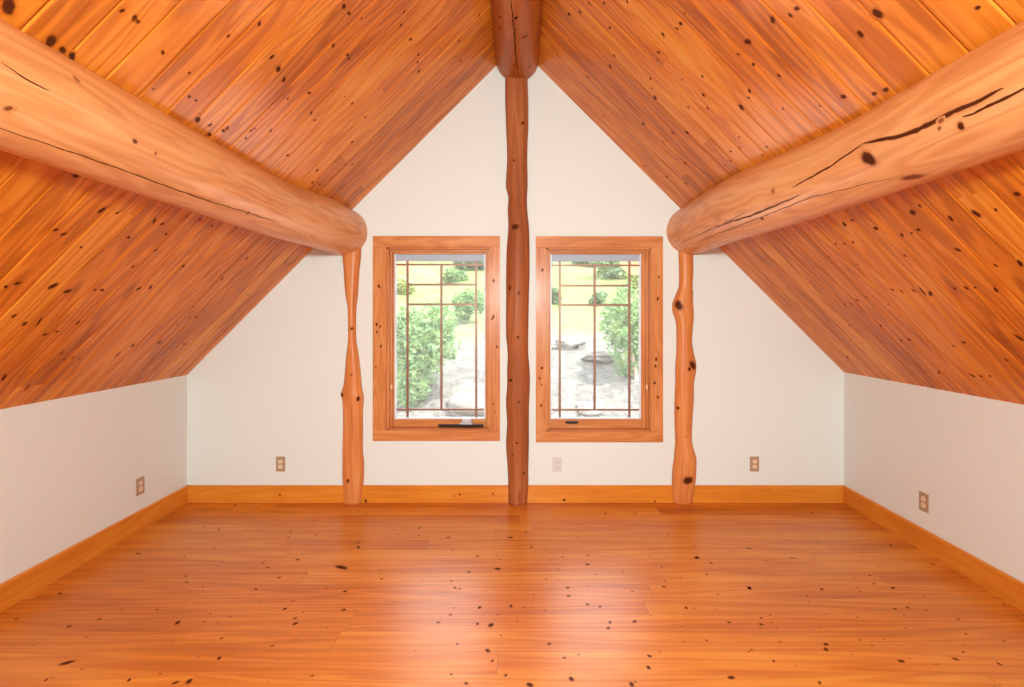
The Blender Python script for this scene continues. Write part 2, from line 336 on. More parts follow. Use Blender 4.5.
# ceilings: V-grooved boards running from ridge to eave
def ceil_frame(side):
    def P(u, v):  # u: 0 ridge .. 1 eave (fraction), v: world y
        ex, ez = (xl(v), LZ) if side < 0 else (xr(v), QZ)
        return Vector((RX + (ex - RX) * u, v, RZ + (ez - RZ) * u))
    ex, ez = (LX, LZ) if side < 0 else (QX, QZ)
    L = math.hypot(ex - RX, ez - RZ)
    nrm = Vector((-(ez - RZ), 0, ex - RX)).normalized()
    if nrm.z > 0: nrm = -nrm
    return P, L, nrm
OVER = 1.95      # roof overhang past the far wall
def ceiling(side, name, phase):
    P, L, nrm = ceil_frame(side)
    b = MB()
    s = 0.0058; dp = 0.0045; ext = 1 + 0.05 / L
    k0 = math.ceil((YB - 0.2 - phase) / PLK); k1 = math.floor((YF + 0.1 - phase) / PLK)
    uvf = lambda u, v: (u * L, (v - phase) + 400 * PLK)
    prof = [(YB - 0.2, 0.0)]
    for k in range(k0, k1 + 1):
        y = phase + k * PLK; prof += [(y - s, 0.0), (y, dp), (y + s, 0.0)]
    prof.append((YF + 0.1, 0.0))
    for i in range(len(prof) - 1):
        (ya, da), (yb, db) = prof[i], prof[i + 1]
        eps = 1e-4
        pts = []; uvs = []
        for (uu, y, d, ys) in ((0, ya, da, ya + eps), (ext, ya, da, ya + eps), (ext, yb, db, yb - eps), (0, yb, db, yb - eps)):
            pts.append(P(uu, y) - nrm * d); uvs.append(uvf(uu, ys))
        if side > 0: pts.reverse(); uvs.reverse()
        b.quad(pts, uvs)
    # back of the slab
    b.quad([P(-0.02, YB - .2) - nrm * TH, P(-0.02, YF + .1) - nrm * TH, P(ext, YF + .1) - nrm * TH, P(ext, YB - .2) - nrm * TH])
    for yy in (YB - .2, YF + .1):
        b.quad([P(0, yy), P(ext, yy), P(ext, yy) - nrm * TH, P(0, yy) - nrm * TH])
    b.quad([P(ext, YB - .2), P(ext, YF + .1), P(ext, YF + .1) - nrm * TH, P(ext, YB - .2) - nrm * TH])
    rng = random.Random(9 + side)
    N = lambda u, v: nrm
    for ox, oy, sc, lst in CEIL_K:
        for kk in lst:
            X, Y = ox + kk[0] / sc - VX, VY - (oy + kk[1] / sc)
            if (X < RX * PM) != (side < 0): continue
            # ray (X, F, Y) * q hits the slope plane
            n = nrm; q = (P(0, D) - Vector((0, 0, CZ))).dot(n) / Vector((X, F, Y)).dot(n)
            w = Vector((X, F, Y)) * q
            # refine for the slight toe-in
            for _ in range(3):
                ex = xl(w.y) if side < 0 else xr(w.y); ez = LZ if side < 0 else QZ
                n2 = Vector((-(ez - RZ), 0, ex - RX)).normalized()
                q = (Vector((RX, 0, RZ - CZ))).dot(n2) / Vector((X, F, Y)).dot(n2); w = Vector((X, F, Y)) * q
            if w.y > YF - .02 or w.y < 0.3: continue
            uu = (w.x - RX) / (ex - RX)
            size = kk[2] if len(kk) > 2 else 1.0; el = kk[3] if len(kk) > 3 else 1.15
            r = 0.0058 * size
            add_knot(b, P, N, uvf, uu, w.y, r * el, r, rng, k=min(1, .72 + .18 * size), lift=.0007, su=L)
    for _ in range(110):
        add_knot(b, P, N, uvf, rng.uniform(.03, .97), rng.uniform(YB, 1.0), rng.uniform(.005, .012), rng.uniform(.005, .011), rng, lift=.0007, su=L)
    o = b.build(name, M_ceil); prop(o, kind='structure')
    # roof over it, out to the overhang
    r = MB()
    ya, yb = YB - .5, YF + OVER
    def Q(u, v, d): return P(u, v) - nrm * d
    for (u0, u1) in ((-0.05, 1.12),):
        A = [Q(u0, ya, TH + .01), Q(u1, ya, TH + .01), Q(u1, yb, TH + .01), Q(u0, yb, TH + .01)]
        B = [Q(u0, ya, TH + .09), Q(u1, ya, TH + .09), Q(u1, yb, TH + .09), Q(u0, yb, TH + .09)]
        r.quad(A); r.quad(B[::-1])
        for i in range(4): r.quad([A[i], B[i], B[(i + 1) % 4], A[(i + 1) % 4]])
    ro = r.build('roof_left' if side < 0 else 'roof_right', M_shingle); prop(ro, kind='structure')
ceiling(-1, 'ceiling_left', 2.195)
ceiling(1, 'ceiling_right', 1.880)

# knee walls
def knee(side):
    b = MB(); f = xl if side < 0 else xr; z = (LZ if side < 0 else QZ) + 0.03
    ya, yb = YB - .2, YF + TH
    xa, xb = f(ya), f(yb); o = side * TH
    P = [(xa, ya), (xb, yb), (xb + o, yb), (xa + o, ya)]
    for i in range(4):
        a, c = P[i], P[(i + 1) % 4]; b.quad([(*a, -.2), (*c, -.2), (*c, z), (*a, z)])
    b.quad([(*p, z) for p in P]); b.quad([(*p, -.2) for p in P])
    # outer wall of the storey below
    w = b.build('wall_left' if side < 0 else 'wall_right', M_wall); prop(w, kind='structure')
knee(-1); knee(1)

# gable walls made of prisms around the openings
def zroof(x):
    return RZ + (LZ - RZ) * (x - RX) / (LX - RX) if x < RX else RZ + (QZ - RZ) * (x - RX) / (QX - RX)
def gable(name, ya, yb, holes, mats):
    b = MB()
    xs = sorted([-2.72, RX, 2.66] + [h[0] for h in holes] + [h[1] for h in holes])
    for a, c in zip(xs, xs[1:]):
        segs = [(-.2, None)]
        for h in holes:
            if h[0] <= a + 1e-6 and h[1] >= c - 1e-6: segs = [(-.2, h[2]), (h[3], None)]
        for z0, z1 in segs:
            za, zc = (zroof(a) + .05, zroof(c) + .05) if z1 is None else (z1, z1)
            f0 = [(a, ya, z0), (c, ya, z0), (c, ya, zc), (a, ya, za)]
            f1 = [(x, yb, z) for x, _, z in f0]
            b.quad(f0); b.quad(f1[::-1], mi=1)
            for i in range(4): b.quad([f0[i], f1[i], f1[(i + 1) % 4], f0[(i + 1) % 4]])
    o = b.build(name, mats); prop(o, kind='structure'); return o
W1 = dict(x0=px(387), x1=px(489.5), z0=pz(429.8), z1=pz(247.5))
W2 = dict(x0=px(546), x1=px(650.3), z0=pz(431.2), z1=pz(248))
gable('wall_far', YF, YF + TH, [(w['x0'] - .004, w['x1'] + .004, w['z0'] - .004, w['z1'] + .004) for w in (W1, W2)], [M_wall, M_wall])
BW = dict(x0=-.55, x1=.55, z0=0.9, z1=2.5)
gable('wall_back', YB, YB - TH, [(BW['x0'], BW['x1'], BW['z0'], BW['z1'])], [M_wall, M_wall])

# ------------------------------------------------------------------ baseboards
BH = 17 / PM; BT = 0.018
def board(name, pts, knots=()):
    """pts: two floor points of the inner face; thickness goes to the given side"""
    (xa, ya), (xb, yb), (nx, ny) = pts
    L = math.hypot(xb - xa, yb - ya); b = MB(); off = xa * 3 + ya * 5
    prof = [(0, 0), (BT, 0), (BT, BH - .004), (BT - .004, BH), (0, BH)]
    rows = []
    for s_ in (0, 1):
        rows.append([(xa + (xb - xa) * s_ + nx * d, ya + (yb - ya) * s_ + ny * d, z) for d, z in prof])
    for i in range(5):
        j = (i + 1) % 5
        b.quad([rows[0][i], rows[1][i], rows[1][j], rows[0][j]],
               [(off, prof[i][1] + prof[i][0]), (off + L, prof[i][1] + prof[i][0]), (off + L, prof[j][1] + prof[j][0]), (off, prof[j][1] + prof[j][0])])
    b.quad(rows[0]); b.quad(rows[1][::-1])
    rg = random.Random(int(abs(off) * 100))
    dx, dy = (xb - xa) / L, (yb - ya) / L
    for (u, z, r) in knots:
        add_knot(b, lambda uu, vv: (xa + dx * uu + nx * BT, ya + dy * uu + ny * BT, vv), lambda a_, b_: (nx, ny, 0),
                 lambda uu, vv: (off + uu, vv), u, z, r * 1.2, r, rg)
    o = b.build(name, M_trim); prop(o, kind='structure'); return o
def bk(x0, lst): return [((x - x0) / PM, (502 - y) / PM, r) for x, y, r in lst]
board('baseboard_far', ((LX, YF), (px(345), YF), (0, -1)), bk(187, [(281, 494, .006)]))
board('baseboard_far.001', ((px(360), YF), (px(511), YF), (0, -1)), bk(360, [(366.5, 500, .009), (460, 493.5, .006), (493, 493, .005), (455, 495, .004)]))
board('baseboard_far.002', ((px(525), YF), (px(677), YF), (0, -1)), bk(525, [(564, 499, .008), (654, 500.5, .006)]))
board('baseboard_far.003', ((px(690), YF), (QX, YF), (0, -1)))
board('baseboard_left', ((xl(YB), YB), (LX, YF), (1, 0)), [(6.0, .075, .011), (3.2, .06, .01)])
board('baseboard_right', ((xr(YB), YB), (QX, YF), (-1, 0)), [(5.9, .08, .009)])
board('baseboard_back', ((-2.5, YB), (2.45, YB), (0, 1)))

# ------------------------------------------------------------------ horizontal logs
def make_log(name, cf, rf, y0, y1, mat, cracks, knots, wob, label, cat, group=None, flat=0.0, seed=1, capround=0.03, capdepth=0.16):
    rg = random.Random(seed)
    NS = 96; NR = int((y1 - y0) / 0.05)
    ph = [rg.random() * 6.28 for _ in range(6)]
    def R(y, th):
        r = rf(y)
        q = 1 + wob * (0.45 * math.sin(2 * th + ph[0] + y * .7) + 0.3 * math.sin(3 * th + ph[1] - y * 1.3) + 0.35 * math.sin(y * 2.1 + ph[2]) + .25 * math.sin(th * 5 + y * 3.1 + ph[3]))
        e = min(y - y0, y1 - y)
        if e < capround: q *= 1 - capdepth * (1 - math.sqrt(max(0, 1 - (1 - e / capround) ** 2)))
        return r * q
    def P(y, th):
        cx, cz = cf(y); r = R(y, th)
        zz = r * math.sin(th)
        return Vector((cx + r * math.cos(th), y, cz + zz))
    b = MB()
    ys = [y0, y0 + .004, y0 + .012] + [y0 + capround + (y1 - y0 - 2 * capround) * i / NR for i in range(NR + 1)] + [y1 - .012, y1 - .004, y1]
    rm = rf((y0 + y1) / 2)
    grid = []
    for y in ys:
        grid.append([b.vert(P(y, 2 * math.pi * j / NS), (y, rm * 2 * math.pi * j / NS)) for j in range(NS + 1)])
    for i in range(len(ys) - 1):
        for j in range(NS): b.face((grid[i][j], grid[i + 1][j], grid[i + 1][j + 1], grid[i][j + 1]), 0, True)
    for gi in (0, -1):
        y = ys[gi]; c = b.vert((*[cf(y)[0]], y, cf(y)[1]), (0, 0))
        ring = [b.vert(b.v[i], (0.02 * math.sin(j), 0.3)) for j, i in enumerate(grid[gi])]
        for j in range(NS):
            b.face((c, ring[j], ring[j + 1]) if gi == -1 else (c, ring[j + 1], ring[j]), 0)
    # ray -> surface of the log
    def hit(X, Y):
        d = Vector((X - VX, F, VY - Y)).normalized(); o = Vector((0, 0, CZ)); tt = 0.3
        for _ in range(4000):
            p = o + d * tt
            if p.y > YF: return None
            cx, cz = cf(p.y); dd = math.hypot(p.x - cx, p.z - cz); th = math.atan2(p.z - cz, p.x - cx)
            if dd <= R(p.y, th): return p.y, th
            tt += max(0.002, (dd - R(p.y, th)) * .5)
        return None
    def Nf(y, th):
        a = P(y, th + .01) - P(y, th - .01); c = P(y + .01, th) - P(y - .01, th)
        n = a.cross(c).normalized()
        return n if n.dot(Vector((math.cos(th), 0, math.sin(th)))) > 0 else -n
    uvf = lambda y, th: (y, rm * (th % (2 * math.pi)))
    for ox, oy, sc, lst, wd in cracks:
        pts = [hit(ox + x / sc, oy + y / sc) for x, y in lst]; pts = [p for p in pts if p]
        if len(pts) < 2: continue
        fine = []
        for p, q in zip(pts, pts[1:]):
            dth = (q[1] - p[1] + math.pi) % (2 * math.pi) - math.pi
            n = max(2, int(abs(q[0] - p[0]) / 0.015))
            for i in range(n): fine.append((p[0] + (q[0] - p[0]) * i / n, p[1] + dth * i / n))
        fine.append(pts[-1]); n = len(fine); prev = None
        for i, (y, th) in enumerate(fine):
            s = i / (n - 1); w = wd * (0.25 + 0.75 * math.sin(math.pi * min(1, max(0, s))) ** .6) * (0.75 + 0.5 * rg.random())
            th += 0.006 * math.sin(i * .8 + ph[4]) + rg.uniform(-.002, .002)
            nn = Nf(y, th); r = R(y, th); cur = []
            for a, k in ((-1.5, 0), (-.8, .85), (0, 1.0), (.8, .85), (1.5, 0)):
                cur.append(b.vert(P(y, th + a * w / r / 2) + nn * .0012, uvf(y, th + a * w / r / 2), k))
            if prev:
                for a in range(4): b.face((prev[a], cur[a], cur[a + 1], prev[a + 1]), 0)
            prev = cur
    for X, Y, ry, rt, k in knots:
        h = hit(X, Y)
        if not h: continue
        add_knot(b, P, Nf, uvf, h[0], h[1], ry, rt, rg, k=k, lift=.0016, sv=rf(h[0]))
    o = b.build(name, mat); prop(o, label, cat, group); return o

def c_right(y):
    f = ss(1.9, 3.3, y); return (1.416 + (1.372 - 1.416) * f, 2.140 + (2.184 - 2.140) * f)
def r_right(y):
    return 0.165 + 0.028 * ss(1.9, 3.0, y)
def c_left(y):
    f = ss(2.8, 3.8, y); return (-1.463 + 0.046 * f, 2.142 + 0.034 * f)
def r_left(y): return 0.170 + 0.018 * ss(2.8, 3.7, y)
s6, s5 = 2.643, 2.642
make_log('roof_purlin_log', c_right, r_right, YB + .02, 5.85, M_log,
    [(660, 0, s6, [(910,232),(850,263),(790,290),(730,318),(680,345),(620,363),(570,372),(540,378)], .012),
     (660, 0, s6, [(545,376),(500,405),(450,440),(400,468),(350,495)], .006),
     (660, 0, s6, [(990,218),(962,235),(900,265),(830,300),(800,308)], .007),
     (660, 0, s6, [(370,515),(300,545),(240,570),(190,585),(150,600)], .008),
     (660, 0, s6, [(620,470),(560,480),(500,497),(400,520),(300,560),(200,600),(100,640)], .0035),
     (660, 0, s6, [(230,560),(160,595),(100,622),(60,640)], .004),
     (660, 0, s6, [(212,614),(242,619)], .008)],
    [(660 + 553/s6, 420/s6, .024, .024, 1.0), (660 + 668/s6, 467/s6, .034, .014, .62), (660 + 797/s6, 332/s6, .010, .009, .9),
     (660 + 270/s6, 577/s6, .010, .008, .9), (660 + 300/s6, 505/s6, .012, .012, .45), (660 + 745/s6, 318/s6, .008, .008, .5), (940, 128, .006, .006, .5)],
    .018, 'thick peeled log beam on the right slope with long dark cracks and a round knot', 'log beam', seed=3)
make_log('roof_purlin_log', c_left, r_left, YB + .02, 5.85, M_log,
    [(0, 0, s5, [(-30,328),(0,338),(80,365),(200,405),(330,450),(450,495),(550,530),(650,560),(740,590)], .0042),
     (0, 0, s5, [(0,165),(60,205),(130,240)], .003)],
    [(355/s5, 373/s5, .008, .007, .7), (20/s5, 285/s5, .010, .006, .6), (655/s5, 562/s5, .008, .008, .8), (410/s5, 405/s5, .006, .005, .5), (200/s5, 210/s5, .012, .006, .4)],
    .018, 'thick peeled log beam on the left slope with one thin straight crack', 'log beam', seed=8)
sr = 7.64
make_log('ridge_log', lambda y: (px(517.3), 3.556), lambda y: 0.174, YB + .02, YF - .002, M_ridge,
    [(480, 0, sr, [(232,-60),(237,0),(247,100),(255,190),(265,270),(270,380),(280,480),(288,540),(290,590)], .0085)],
    [(480 + 275/sr, 135/sr, .012, .010, 1), (480 + 155/sr, 130/sr, .011, .009, .7), (480 + 155/sr, 212/sr, .011, .009, .7),
     (480 + 340/sr, 280/sr, .008, .028, .5), (480 + 270/sr, 498/sr, .006, .02, .7), (480 + 385/sr, 505/sr, .01, .012, .5), (480 + 265/sr, 225/sr, .012, .008, .6)],
    .012, 'dark brown ridge log along the peak with a crack underneath', 'log beam', seed=5, capround=.05, capdepth=0.03)

# ------------------------------------------------------------------ posts against the far wall
def make_post(name, prof, depth, mat, knots, ztop, label, seed, cracks=()):
    rg = random.Random(seed)
    prof = sorted(prof, key=lambda p: p[0])
    def edges(z):
        Y = VY - (z - CZ) * PM
        if Y <= prof[0][0]: return prof[0][1], prof[0][2]
        if Y >= prof[-1][0]: return prof[-1][1], prof[-1][2]
        for i in range(len(prof) - 1):
            a, c = prof[i], prof[i + 1]
            if a[0] <= Y <= c[0]:
                p0 = prof[max(0, i - 1)]; p3 = prof[min(len(prof) - 1, i + 2)]
                tt = (Y - a[0]) / (c[0] - a[0]); res = []
                for k in (1, 2):
                    m0 = (c[k] - p0[k]) / (c[0] - p0[0]) * (c[0] - a[0]); m1 = (p3[k] - a[k]) / (p3[0] - a[0]) * (c[0] - a[0])
                    res.append((2*tt**3-3*tt**2+1)*a[k] + (tt**3-2*tt**2+tt)*m0 + (-2*tt**3+3*tt**2)*c[k] + (tt**3-tt**2)*m1)
                return res
    def P(z, a):       # a in 0..pi across the front
        e = edges(z); k = (D - .025) / D
        x0, x1 = (e[0] - VX) / PM * k, (e[1] - VX) / PM * k; c, h = (x0 + x1) / 2, (x1 - x0) / 2
        dd = depth * (0.6 + 0.4 * h / 0.085) * (1 + .02 * math.sin(z * 9 + seed))
        s = math.sin(a); co = math.cos(a)
        s = math.copysign(abs(s) ** .8, s)
        return Vector((c - h * co, YF - .0015 - dd * s, z))
    b = MB(); NZ = int(ztop / 0.012); NA = 28; g = []
    for i in range(NZ + 1):
        z = ztop * i / NZ; g.append([b.vert(P(z, math.pi * j / NA), (z, j * .008 + seed)) for j in range(NA + 1)])
    for i in range(NZ):
        for j in range(NA): b.face((g[i][j], g[i][j + 1], g[i + 1][j + 1], g[i + 1][j]), 0, True)
        b.face((g[i][NA], g[i][0], g[i + 1][0], g[i + 1][NA]), 0)
    b.face(g[0][::-1]); b.face(g[-1])
    def Nf(z, a):
        n = (P(z, min(math.pi, a + .02)) - P(z, max(0, a - .02))).cross(P(z + .01, a) - P(z - .01, a)).normalized()
        return n if n.y < 0 else -n
    def find(X):
        return X
    for X, Y, r, k in knots:
        z = CZ - (Y - VY) / PM * (D - depth) / D; e = edges(z); h = (e[1] - e[0]) / 2; c = (e[1] + e[0]) / 2
        a = math.acos(max(-.97, min(.97, -(X - c) / h)))
        add_knot(b, P, Nf, lambda zz, aa: (zz, aa / math.pi * NA * .008 + seed), z, a, r, r, rg, k=k, lift=.0016, sv=h / PM)
    for X0, Y0, X1, Y1, w in cracks:
        prev = None
        for i in range(41):
            s = i / 40; X = X0 + (X1 - X0) * s + .25 * math.sin(i * .9); Y = Y0 + (Y1 - Y0) * s
            z = CZ - (Y - VY) / PM; e = edges(z); h = (e[1] - e[0]) / 2; c = (e[1] + e[0]) / 2
            a = math.acos(max(-.97, min(.97, -(X - c) / h))); nn = Nf(z, a); cur = []
            for q, k in ((-1.5, 0), (0, .75), (1.5, 0)):
                aa = a + q * w * math.sin(math.pi * (s * .9 + .05)) / (h / PM) / 2
                cur.append(b.vert(P(z, aa) + nn * .001, (z, aa / math.pi * NA * .008 + seed), k))
            if prev:
                for q in range(2): b.face((prev[q], cur[q], cur[q + 1], prev[q + 1]), 0)
            prev = cur
    o = b.build(name, mat); prop(o, label, 'log post'); return o

CP = [(60,505,528),(79.6,505,527.7),(102,505,528.4),(127.6,506,528.4),(143.5,506.6,527.7),(159.5,507,527.4),(178.7,506,527.7),(187,505.8,527.7),(198,508.2,527.1),(210.7,507.6,527.4),(226.7,508.2,529),(249,506.6,529.6),(274.7,506,529.6),(296,506,529),(334.8,506,528.4),(354,507.6,528.4),(370,507,529.7),(386,507,530),(402,506,529.3),(424,507,529),(443.5,506,529),(469,507.6,528.4),(485,508.2,528.4),(503,508.2,527)]
LP = [(240,341.7,360.3),(255.7,341.7,360.3),(269,342.9,358.8),(287.9,344.2,357.5),(297.3,345.2,356.9),(306.8,347,355.6),(325.8,347.6,355.2),(340.9,347.4,355.6),(352.3,346,357.5),(367.4,344.6,359.4),(382.2,343.3,360.6),(390.4,341.2,361.6),(394.5,340.2,362.7),(399.6,341.6,363),(410.8,342.2,362.2),(431,342.2,362.2),(451.6,341.8,362.2),(461.8,341.8,363.3),(472,341.6,363.3),(484,342.2,362.7),(496.5,343.3,361.6),(503,343.3,361.6)]
RP = [(240,679.4,693.7),(255.3,679.4,693.7),(270.6,679.8,694),(287,679.4,693.3),(295,676.3,693.7),(303.3,673.3,693.7),(311.4,673.3,694.3),(319.6,676,694.3),(325.7,677,693.7),(342,677.3,692.7),(354.3,677,694.7),(362.4,676.3,696.7),(370.6,676,696.7),(382,676,694.7),(400.6,675.3,694.3),(421,675.3,693),(441.4,676,692.7),(449.6,675.3,694.7),(457.8,674.7,697.1),(468,673.3,697),(480,672.7,696.3),(492.4,672.7,694.3),(503.7,673.9,692.7)]
make_post('wall_post', CP, .075, M_cpost,
    [(515,226.7,.020,1),(522.6,122.8,.010,1),(514,160.5,.007,.8),(518,337,.008,.9),(510.8,380.5,.011,1),(517,443,.007,.8),(524,474,.008,.8),(510,288,.012,1),(513,455,.006,.7),(519,293,.01,.5),(519,402,.008,.5)],
    pz(72), 'tall brown central log post between the two windows', 2, [(519,485,519,502,.006),(515,300,512,340,.003)])
make_post('wall_post', LP, .06, M_post,
    [(342.9,394.9,.014,1),(359.2,399.2,.014,1),(349.4,480.8,.011,1),(352.7,328.6,.009,.9),(353,375,.007,.6),(349,330,.006,.5)],
    pz(247), 'slim hourglass-shaped log post left of the windows', 5, [(355,285,354,312,.004),(353,402,354,440,.004)])
make_post('wall_post', RP, .06, M_post,
    [(677.3,305.3,.030,1),(691.6,365.5,.026,1),(677.2,408.4,.011,1),(686.5,480.2,.028,1),(692,292,.007,.6),(688,369,.012,.9),(684,437,.007,.3)],
    pz(247), 'knobbly log post with big round knots right of the windows', 7)

# ------------------------------------------------------------------ windows
def make_window(n, w, gx, gz, casing, vert3, horiz4, crank):
    """w opening; gx/gz glass extents; casing outer extents, all in metres on the far wall"""
    root = empty('window_%d' % n, ((w['x0'] + w['x1']) / 2, YF, w['z0'])); prop(root, kind='structure')
    bpy.context.view_layer.update()
    def part(b, name, mat, bevel=0.0, parent=None, label=None):
        o = b.build(name, mat, None, bevel); reparent_keep(o, root)
        if parent:
            o.parent = parent; o.matrix_parent_inverse.identity()
        if label: o['label'] = label
        return o
    x0, x1, z0, z1 = w['x0'], w['x1'], w['z0'], w['z1']; cx0, cx1, cz0, cz1 = casing; t_ = .020
    # casing boards
    b = MB(); b.box(cx0, cx1, YF - t_, YF, z1, cz1, axis='x', off=n * 3); part(b, 'head_casing', M_case, .003)
    b = MB(); b.box(cx0, cx1, YF - t_ - .003, YF, cz0, z0, axis='x', off=n * 5 + 1); part(b, 'sill_casing', M_case, .003)
    for k, (a, c) in enumerate(((cx0, x0), (x1, cx1))):
        b = MB(); b.box(a, c, YF - t_ + .001, YF, z0, z1, axis='z', off=n * 7 + k * 2)
        rg = random.Random(n * 10 + k)
        for _ in range(6):
            zz = rg.uniform(z0 + .05, z1 - .05); r = rg.uniform(.004, .008)
            add_knot(b, lambda u, v: (v, YF - t_ + .001, u), lambda u, v: (0, -1, 0), lambda u, v, o_=n * 7 + k * 2: (u + o_, v * .97 + YF), zz, rg.uniform(a + .02, c - .02), r * 1.3, r, rg)
        part(b, 'side_casing', M_case, 0)
    # jamb lining
    jd = TH; b = MB(); jt = .004
    b.box(x0 - jt, x0 + .014, YF - .0, YF + jd, z0, z1, axis='z', off=n); b.box(x1 - .006, x1 + jt, YF, YF + jd, z0, z1, axis='z', off=n + 1)
    b.box(x0, x1, YF, YF + jd, z1 - .012, z1 + jt, axis='x', off=n + 2); b.box(x0, x1, YF, YF + jd, z0 - jt, z0 + .008, axis='x', off=n + 3)
    part(b, 'jamb', M_case)
    # wooden sash
    ya, yb = YF + .085, YF + .125
    b = MB(); sx0, sx1, sz0, sz1 = x0 + .014, x1 - .006, z0 + .008, z1 - .012
    b.box(sx0, gx[0], ya, yb, sz0, sz1, axis='z', off=n * 2); b.box(gx[1], sx1, ya, yb, sz0, sz1, axis='z', off=n * 2 + 1)
    b.box(gx[0], gx[1], ya, yb, gz[1], sz1, axis='x', off=n * 2 + 2); b.box(gx[0], gx[1], ya, yb, sz0, gz[0], axis='x', off=n * 2 + 3)
    # inner stop moulding
    st = .012
    b.box(sx0, sx0 + st, ya - .03, ya, sz0, sz1, axis='z'); b.box(sx1 - st, sx1, ya - .03, ya, sz0, sz1, axis='z', off=2)
    b.box(sx0 + st, sx1 - st, ya - .03, ya, sz1 - st, sz1, axis='x', off=3)
    sash = part(b, 'sash', M_case)
    # white liner and screen housing at the head
    b = MB(); q = .012; y2 = ya + .01
    b.box(gx[0], gx[0] + q, y2, yb, gz[0], gz[1]); b.box(gx[1] - q, gx[1], y2, yb, gz[0], gz[1])
    b.box(gx[0] + q, gx[1] - q, y2, yb, gz[0], gz[0] + q)
    part(b, 'white_liner', M_white, 0, sash, 'white liner strip around the glass')
    b = MB(); b.box(gx[0] + q, gx[1] - q, y2 - .004, yb, gz[1] - .055, gz[1]); part(b, 'screen_housing', M_hous, .003, sash, 'pale grey housing across the head of the glass')
    b = MB(); b.box(gx[0] + q, gx[1] - q, yb - .008, yb - .002, gz[0] + q, gz[1] - .055); part(b, 'glass_pane', M_glass, 0, sash)
    # prairie caming
    b = MB(); yg0, yg1 = yb - .016, yb - .009; h = .0098
    v0, v1, v2 = vert3; h0, h1, h2, h3 = horiz4
    top = gz[1] - .055; bot = gz[0] + q
    for v in (v0, v2): b.box(v - h, v + h, yg0, yg1, bot, top)
    b.box(v1 - h, v1 + h, yg0, yg1, h3, h0)
    for z in (h0, h3): b.box(gx[0] + q, gx[1] - q, yg0 - .001, yg1 + .001, z - h * .8, z + h * .8)
    for z in (h1, h2): b.box(v0, v2, yg0 - .001, yg1 + .001, z - h * .9, z + h * .9)
    part(b, 'muntin_grille', M_brass, 0, sash, 'thin brown prairie-style glazing bars')
    # crank
    ka, kb, kz, kind = crank
    b = MB()
    if kind == 'long':
        b.box(ka, kb, ya - .050, ya - .032, kz - .010, kz + .010)
        c = part(b, 'crank_handle', M_black, .004, None, 'long black folding crank handle')
        b = MB(); m = ka + (kb - ka) * .62
        b.box(m - .055, m + .055, ya - .045, ya - .001, kz + .004, kz + .022); b.box(m - .035, m + .04, ya - .035, ya - .002, kz + .02, kz + .055)
        part(b, 'crank_housing', M_grey, .005, c, 'silver grey crank housing')
    else:
        b.box(ka, kb, ya - .046, ya - .030, kz - .006, kz + .012)
        c = part(b, 'crank_handle', M_black, .005, None, 'short black folded crank handle')
        b = MB(); b.box(ka + .02, kb - .02, ya - .032, ya - .001, kz - .010, kz + .006); part(b, 'crank_housing', M_black, .003, c)
    # sash lock
    lx = sx0 + .004 if n == 1 else sx1 - .016
    lz = .92
    b = MB(); b.box(lx, lx + .012, ya - .045, ya - .031, lz - .018, lz + .018); b.box(lx + .003, lx + .009, ya - .058, ya - .045, lz - .005, lz + .02)
    part(b, 'sash_lock', M_recep, .002, None, 'small cream sash lock')
    return root
GP = F / (D + .11)
gxp = lambda x: (x - VX) / GP
gzp = lambda y: CZ + (VY - y) / GP
make_window(1, W1, (gxp(395), gxp(485.6)), (gzp(418.6), gzp(254.5)), (px(373.4), px(500), pz(440.4), pz(236.3)),
            [gxp(407.5), gxp(441.4), gxp(476.2)], [gzp(264.6), gzp(284.6), gzp(304.4), gzp(409.5)],
            (px(437.5), px(483), pz(426.8), 'long'))
make_window(2, W2, (gxp(550.2), gxp(640.5)), (gzp(418.6), gzp(254.8)), (px(535.8), px(662.4), pz(441.7), pz(236.6)),
            [gxp(559.8), gxp(594.6), gxp(629.4)], [gzp(265.4), gzp(285.6), gzp(305), gzp(409.8)],
            (px(566), px(579), pz(424), 'short'))
# ---- unseen window added behind the camera to carry the fill light: casing and bars
root = empty('window_3', (0, YB, BW['z0'])); prop(root, kind='structure'); bpy.context.view_layer.update()
b = MB(); c = .09
b.box(BW['x0'] - c, BW['x1'] + c, YB, YB + .02, BW['z1'], BW['z1'] + c, axis='x'); b.box(BW['x0'] - c, BW['x1'] + c, YB, YB + .02, BW['z0'] - c, BW['z0'], axis='x')
b.box(BW['x0'] - c, BW['x0'], YB, YB + .02, BW['z0'], BW['z1'], axis='z'); b.box(BW['x1'], BW['x1'] + c, YB, YB + .02, BW['z0'], BW['z1'], axis='z')
reparent_keep(b.build('casing', M_case), root)
b = MB()
for x in (-.54, -.03, .48): b.box(x, x + .06, YB - .1, YB - .05, BW['z0'], BW['z1'], axis='z')
for z in (BW['z0'], BW['z1'] - .06): b.box(-.54, .54, YB - .1, YB - .05, z, z + .06, axis='x')
reparent_keep(b.build('sash', M_case), root)
b = MB(); b.box(-.5, .5, YB - .08, YB - .075, BW['z0'] + .05, BW['z1'] - .05)
reparent_keep(b.build('glass_pane', M_glass), root)

